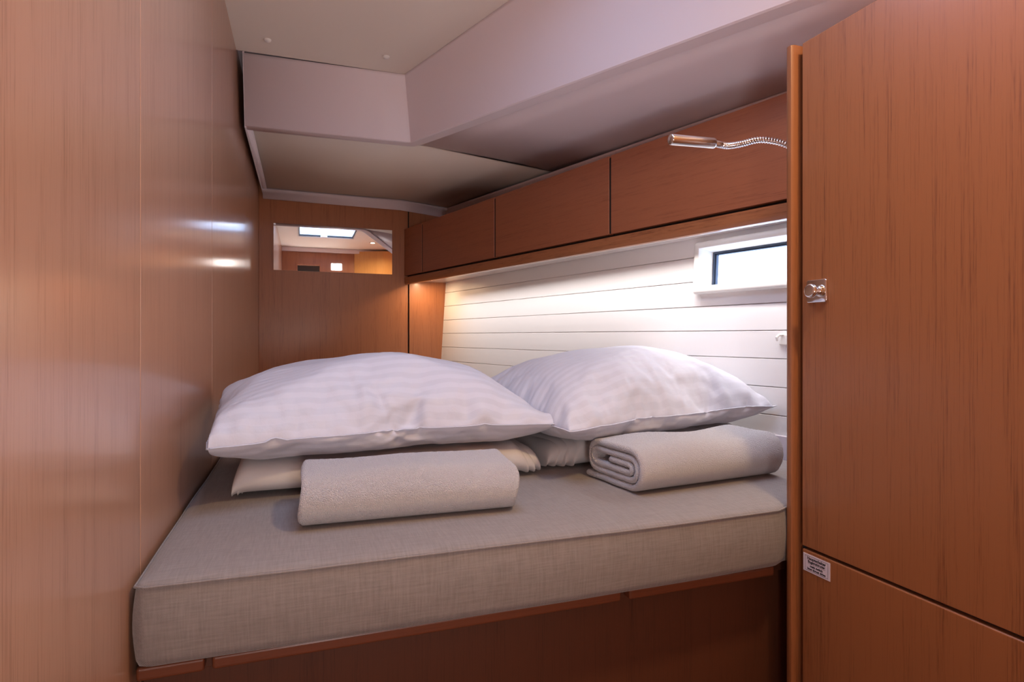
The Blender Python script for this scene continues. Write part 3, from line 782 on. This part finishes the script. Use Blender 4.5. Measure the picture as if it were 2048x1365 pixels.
# ================================================================ FOLDED DUVETS
def duvet(x0, x1, y0, y1, z0, z1, seed, label, folds, ang=0):
    root = empty('folded_duvet', (x0 + x1) / 2, (y0 + y1) / 2, z0, label, 'bedding', 'folded duvets under the pillows')
    rng = random.Random(seed)
    def shell(xa, xb, ya, yb, za, zb_, name, ox):
        nu, nv = 96, 40; bm = bmesh.new(); rows = []
        for i in range(nu + 1):
            u = i / nu; u = u - .93 * math.sin(2 * math.pi * u) / (2 * math.pi); X = xa + (xb - xa) * u
            # ends round over
            e = min(u, 1 - u) * (xb - xa); er = .10
            k = math.sqrt(max(0, 1 - max(0, 1 - e / er) ** 2)) if e < er else 1
            k = max(k, .001); row = []
            for j in range(nv):
                t = 2 * math.pi * j / nv; c_, s_ = math.cos(t), math.sin(t); p = 2 / 4.2
                yy = math.copysign(abs(c_) ** p, c_); zz = math.copysign(abs(s_) ** (2 / 2.6), s_)
                hz = (zb_ - za) / 2 * (.35 + .65 * k)
                Y = (ya + yb) / 2 + (yb - ya) / 2 * yy * (1 - .03 * (1 - k)); Z = za + hz + hz * zz
                nz = noise.noise(Vector((X * 2.2 + ox, Y * 2.0, Z * 5 + seed))) * .022 + noise.noise(Vector((X * 7 + ox, Y * 3, Z * 9 + seed))) * .008
                if zz < -.6: nz = 0
                Y += nz * (yy) * 1.0; Z += nz * max(zz, 0)
                row.append(bm.verts.new(V(x0 + (X - x0) * math.cos(ang) - (Y - y0) * math.sin(ang), y0 + (X - x0) * math.sin(ang) + (Y - y0) * math.cos(ang), Z)))
            rows.append(row)
        for a, b in zip(rows, rows[1:]):
            for j in range(nv): bm.faces.new((a[j], a[(j + 1) % nv], b[(j + 1) % nv], b[j]))
        bm.faces.new(rows[0]); bm.faces.new(rows[-1][::-1]); bmesh.ops.recalc_face_normals(bm, faces=bm.faces)
        return link(name, bm, m_duvet, root, True, 70)
    shell(x0, x1, y0, y1, z0, z1, 'cover', 0)
    for i, (dxa, dxb, dy, dz) in enumerate(folds):
        shell(x0 + dxa, x1 + dxb, y0 + dy, y1 - .02, z0 + .002, z1 - dz, 'fold', i * 3.3 + 1)
    return root
duvet(-.40, 1.50, 3.88, 5.30, -.984, -.745, 1, 'folded white duvet under the left pillow', [(.03, .05, .02, .02), (.05, .11, .05, .04)])
duvet(1.90, 3.56, 3.98, 5.00, -.984, -.745, 2, 'folded white duvet under the right pillow', [(-.07, .0, .018, .012), (-.13, -.05, .045, .03), (-.19, -.1, .09, .05)], .07)

# ================================================================ TOWELS
def towel(cx, cy, ang, length, wd, ht, seed, label, taper=0):
    """folded and rolled terry towel: a thick ribbon spiralling in section, swept sideways"""
    th = .050       # cloth thickness, design units
    # centre line of the cloth in section: y towards the back, z up
    def path():
        pts = []
        a, b = wd / 2 - th / 2, ht / 2 - th / 2
        pts.append((a * 1.02, th * .5)); pts.append((a * .5, th * .52))
        turns = [(a, b, 0), (a - th * 1.0, b - th * 1.02, .0), (a - th * 2.1, b - th * 1.95, 0)]
        first = True
        zc = ht / 2
        for k, (aa, bb, _) in enumerate(turns):
            r = max(bb, .012); nxt = turns[min(k + 1, 2)]
            # front curl, from the bottom up
            for t in np.linspace(-90, 90, 9):
                tt = math.radians(t); pts.append((-(aa - r) - r * math.cos(tt) * 1.0, zc + r * math.sin(tt) - (0)))
            if k == 2: pts.append((aa * .2, zc + r)); break
            # along the top to the back and down to the next inner bottom
            r2 = max((bb + nxt[1]) / 2, .012); zc2 = zc + (bb - r2)
            for t in np.linspace(90, -90, 9):
                tt = math.radians(t); lim = 1.0 if k else .93
                pts.append(((aa * lim - r2) + r2 * math.cos(tt), zc2 + r2 * math.sin(tt)))
        return pts
    raw = path()
    # resample
    P = [Vector(p) for p in raw]; cum = [0]
    for p, q in zip(P, P[1:]): cum.append(cum[-1] + (q - p).length)
    tot = cum[-1]; n = int(tot / .011); C2 = []
    for i in range(n + 1):
        s = tot * i / n; k = max(j for j in range(len(cum)) if cum[j] <= s + 1e-9); k = min(k, len(P) - 2)
        d_ = cum[k + 1] - cum[k]; C2.append(P[k] + (P[k + 1] - P[k]) * ((s - cum[k]) / d_ if d_ else 0))
    for _ in range(6): C2 = [C2[0]] + [(C2[i - 1] + C2[i] * 2 + C2[i + 1]) / 4 for i in range(1, n)] + [C2[-1]]
    loop = []
    outer, inner = [], []
    for i, p in enumerate(C2):
        t = (C2[min(i + 1, n)] - C2[max(i - 1, 0)]).normalized(); nn = Vector((-t.y, t.x)); outer.append(p + nn * th * .47); inner.append(p - nn * th * .47)
    t0 = (C2[1] - C2[0]).normalized(); t1 = (C2[-1] - C2[-2]).normalized()
    loop = outer + [C2[-1] + t1 * th * .4] + inner[::-1] + [C2[0] - t0 * th * .4]
    m_ = len(loop); nl = int(length / .0115); bm = bmesh.new(); rows = []
    ca, sa = math.cos(ang), math.sin(ang)
    for i in range(nl + 1):
        u = i / nl; x = (u - .5) * length; row = []
        wob = .012 * math.sin(u * 5 + seed); e = min(u, 1 - u) * length
        rnd = math.sqrt(max(0, 1 - max(0, 1 - e / .02) ** 2)) * .5 + .5
        sag = 1 - .05 * math.sin(u * math.pi * 1.3 + seed) ** 2 + taper * (u - .5)
        for j, p in enumerate(loop):
            q = C2[min(j, n)] if j <= n else (C2[n] if j == n + 1 else (C2[max(0, n - (j - n - 2))] if j < m_ - 1 else C2[0]))
            p2 = q + (p - q) * rnd
            y = p2.x; z = p2.y
            sx = x + .018 * noise.noise(Vector((y * 4, z * 6, seed))) * (1 if u < .5 else 1.4)
            big = noise.noise(Vector((x * 2.2, y * 3 + seed, z * 3))) * .020
            fin = noise.noise(Vector((x * 38, y * 38, z * 38 + seed))) * .002 + noise.noise(Vector((x * 75, y * 75, z * 75))) * .0025
            nrm = (p - q).normalized() if (p - q).length > 0 else Vector((0, 1))
            y += nrm.x * fin + (big * .5 if j <= n else 0) * 0 + wob * 0
            z = z * sag + nrm.y * fin * (1 if z > .04 else .2) + big * smooth01(np.array((z - .05) / .2)) * .9
            z = max(z, .003)
            row.append(bm.verts.new(V(cx + sx * ca - y * sa, cy + sx * sa + y * ca, -.987 + z)))
        rows.append(row)
    for a, b in zip(rows, rows[1:]):
        for j in range(m_): bm.faces.new((a[j], a[(j + 1) % m_], b[(j + 1) % m_], b[j]))
    # end caps: quads across the cloth thickness
    for row, fl_ in ((rows[0], False), (rows[-1], True)):
        for i in range(n):
            q = [row[i], row[i + 1], row[m_ - 3 - i + 0 + 0], row[m_ - 2 - i]]
            try: bm.faces.new(q)
            except ValueError: pass
        for tri in ((row[n], row[n + 1], row[n + 2]), (row[0], row[m_ - 1], row[m_ - 2])):
            try: bm.faces.new(tri)
            except ValueError: pass
    bmesh.ops.recalc_face_normals(bm, faces=bm.faces)
    o = link('towel', bm, m_terry, None, True)
    props(o, label, 'towel', 'rolled white towels on the mattress'); return o
towel(.575, 3.43, -.03, 1.16, .60, .285, 1, 'rolled white terry towel on the left, in front of the left pillow')
towel(2.54, 3.55, .10, 1.22, .66, .30, 5, 'rolled white terry towel on the right with its spiral end showing')
SC.frame_set(1)
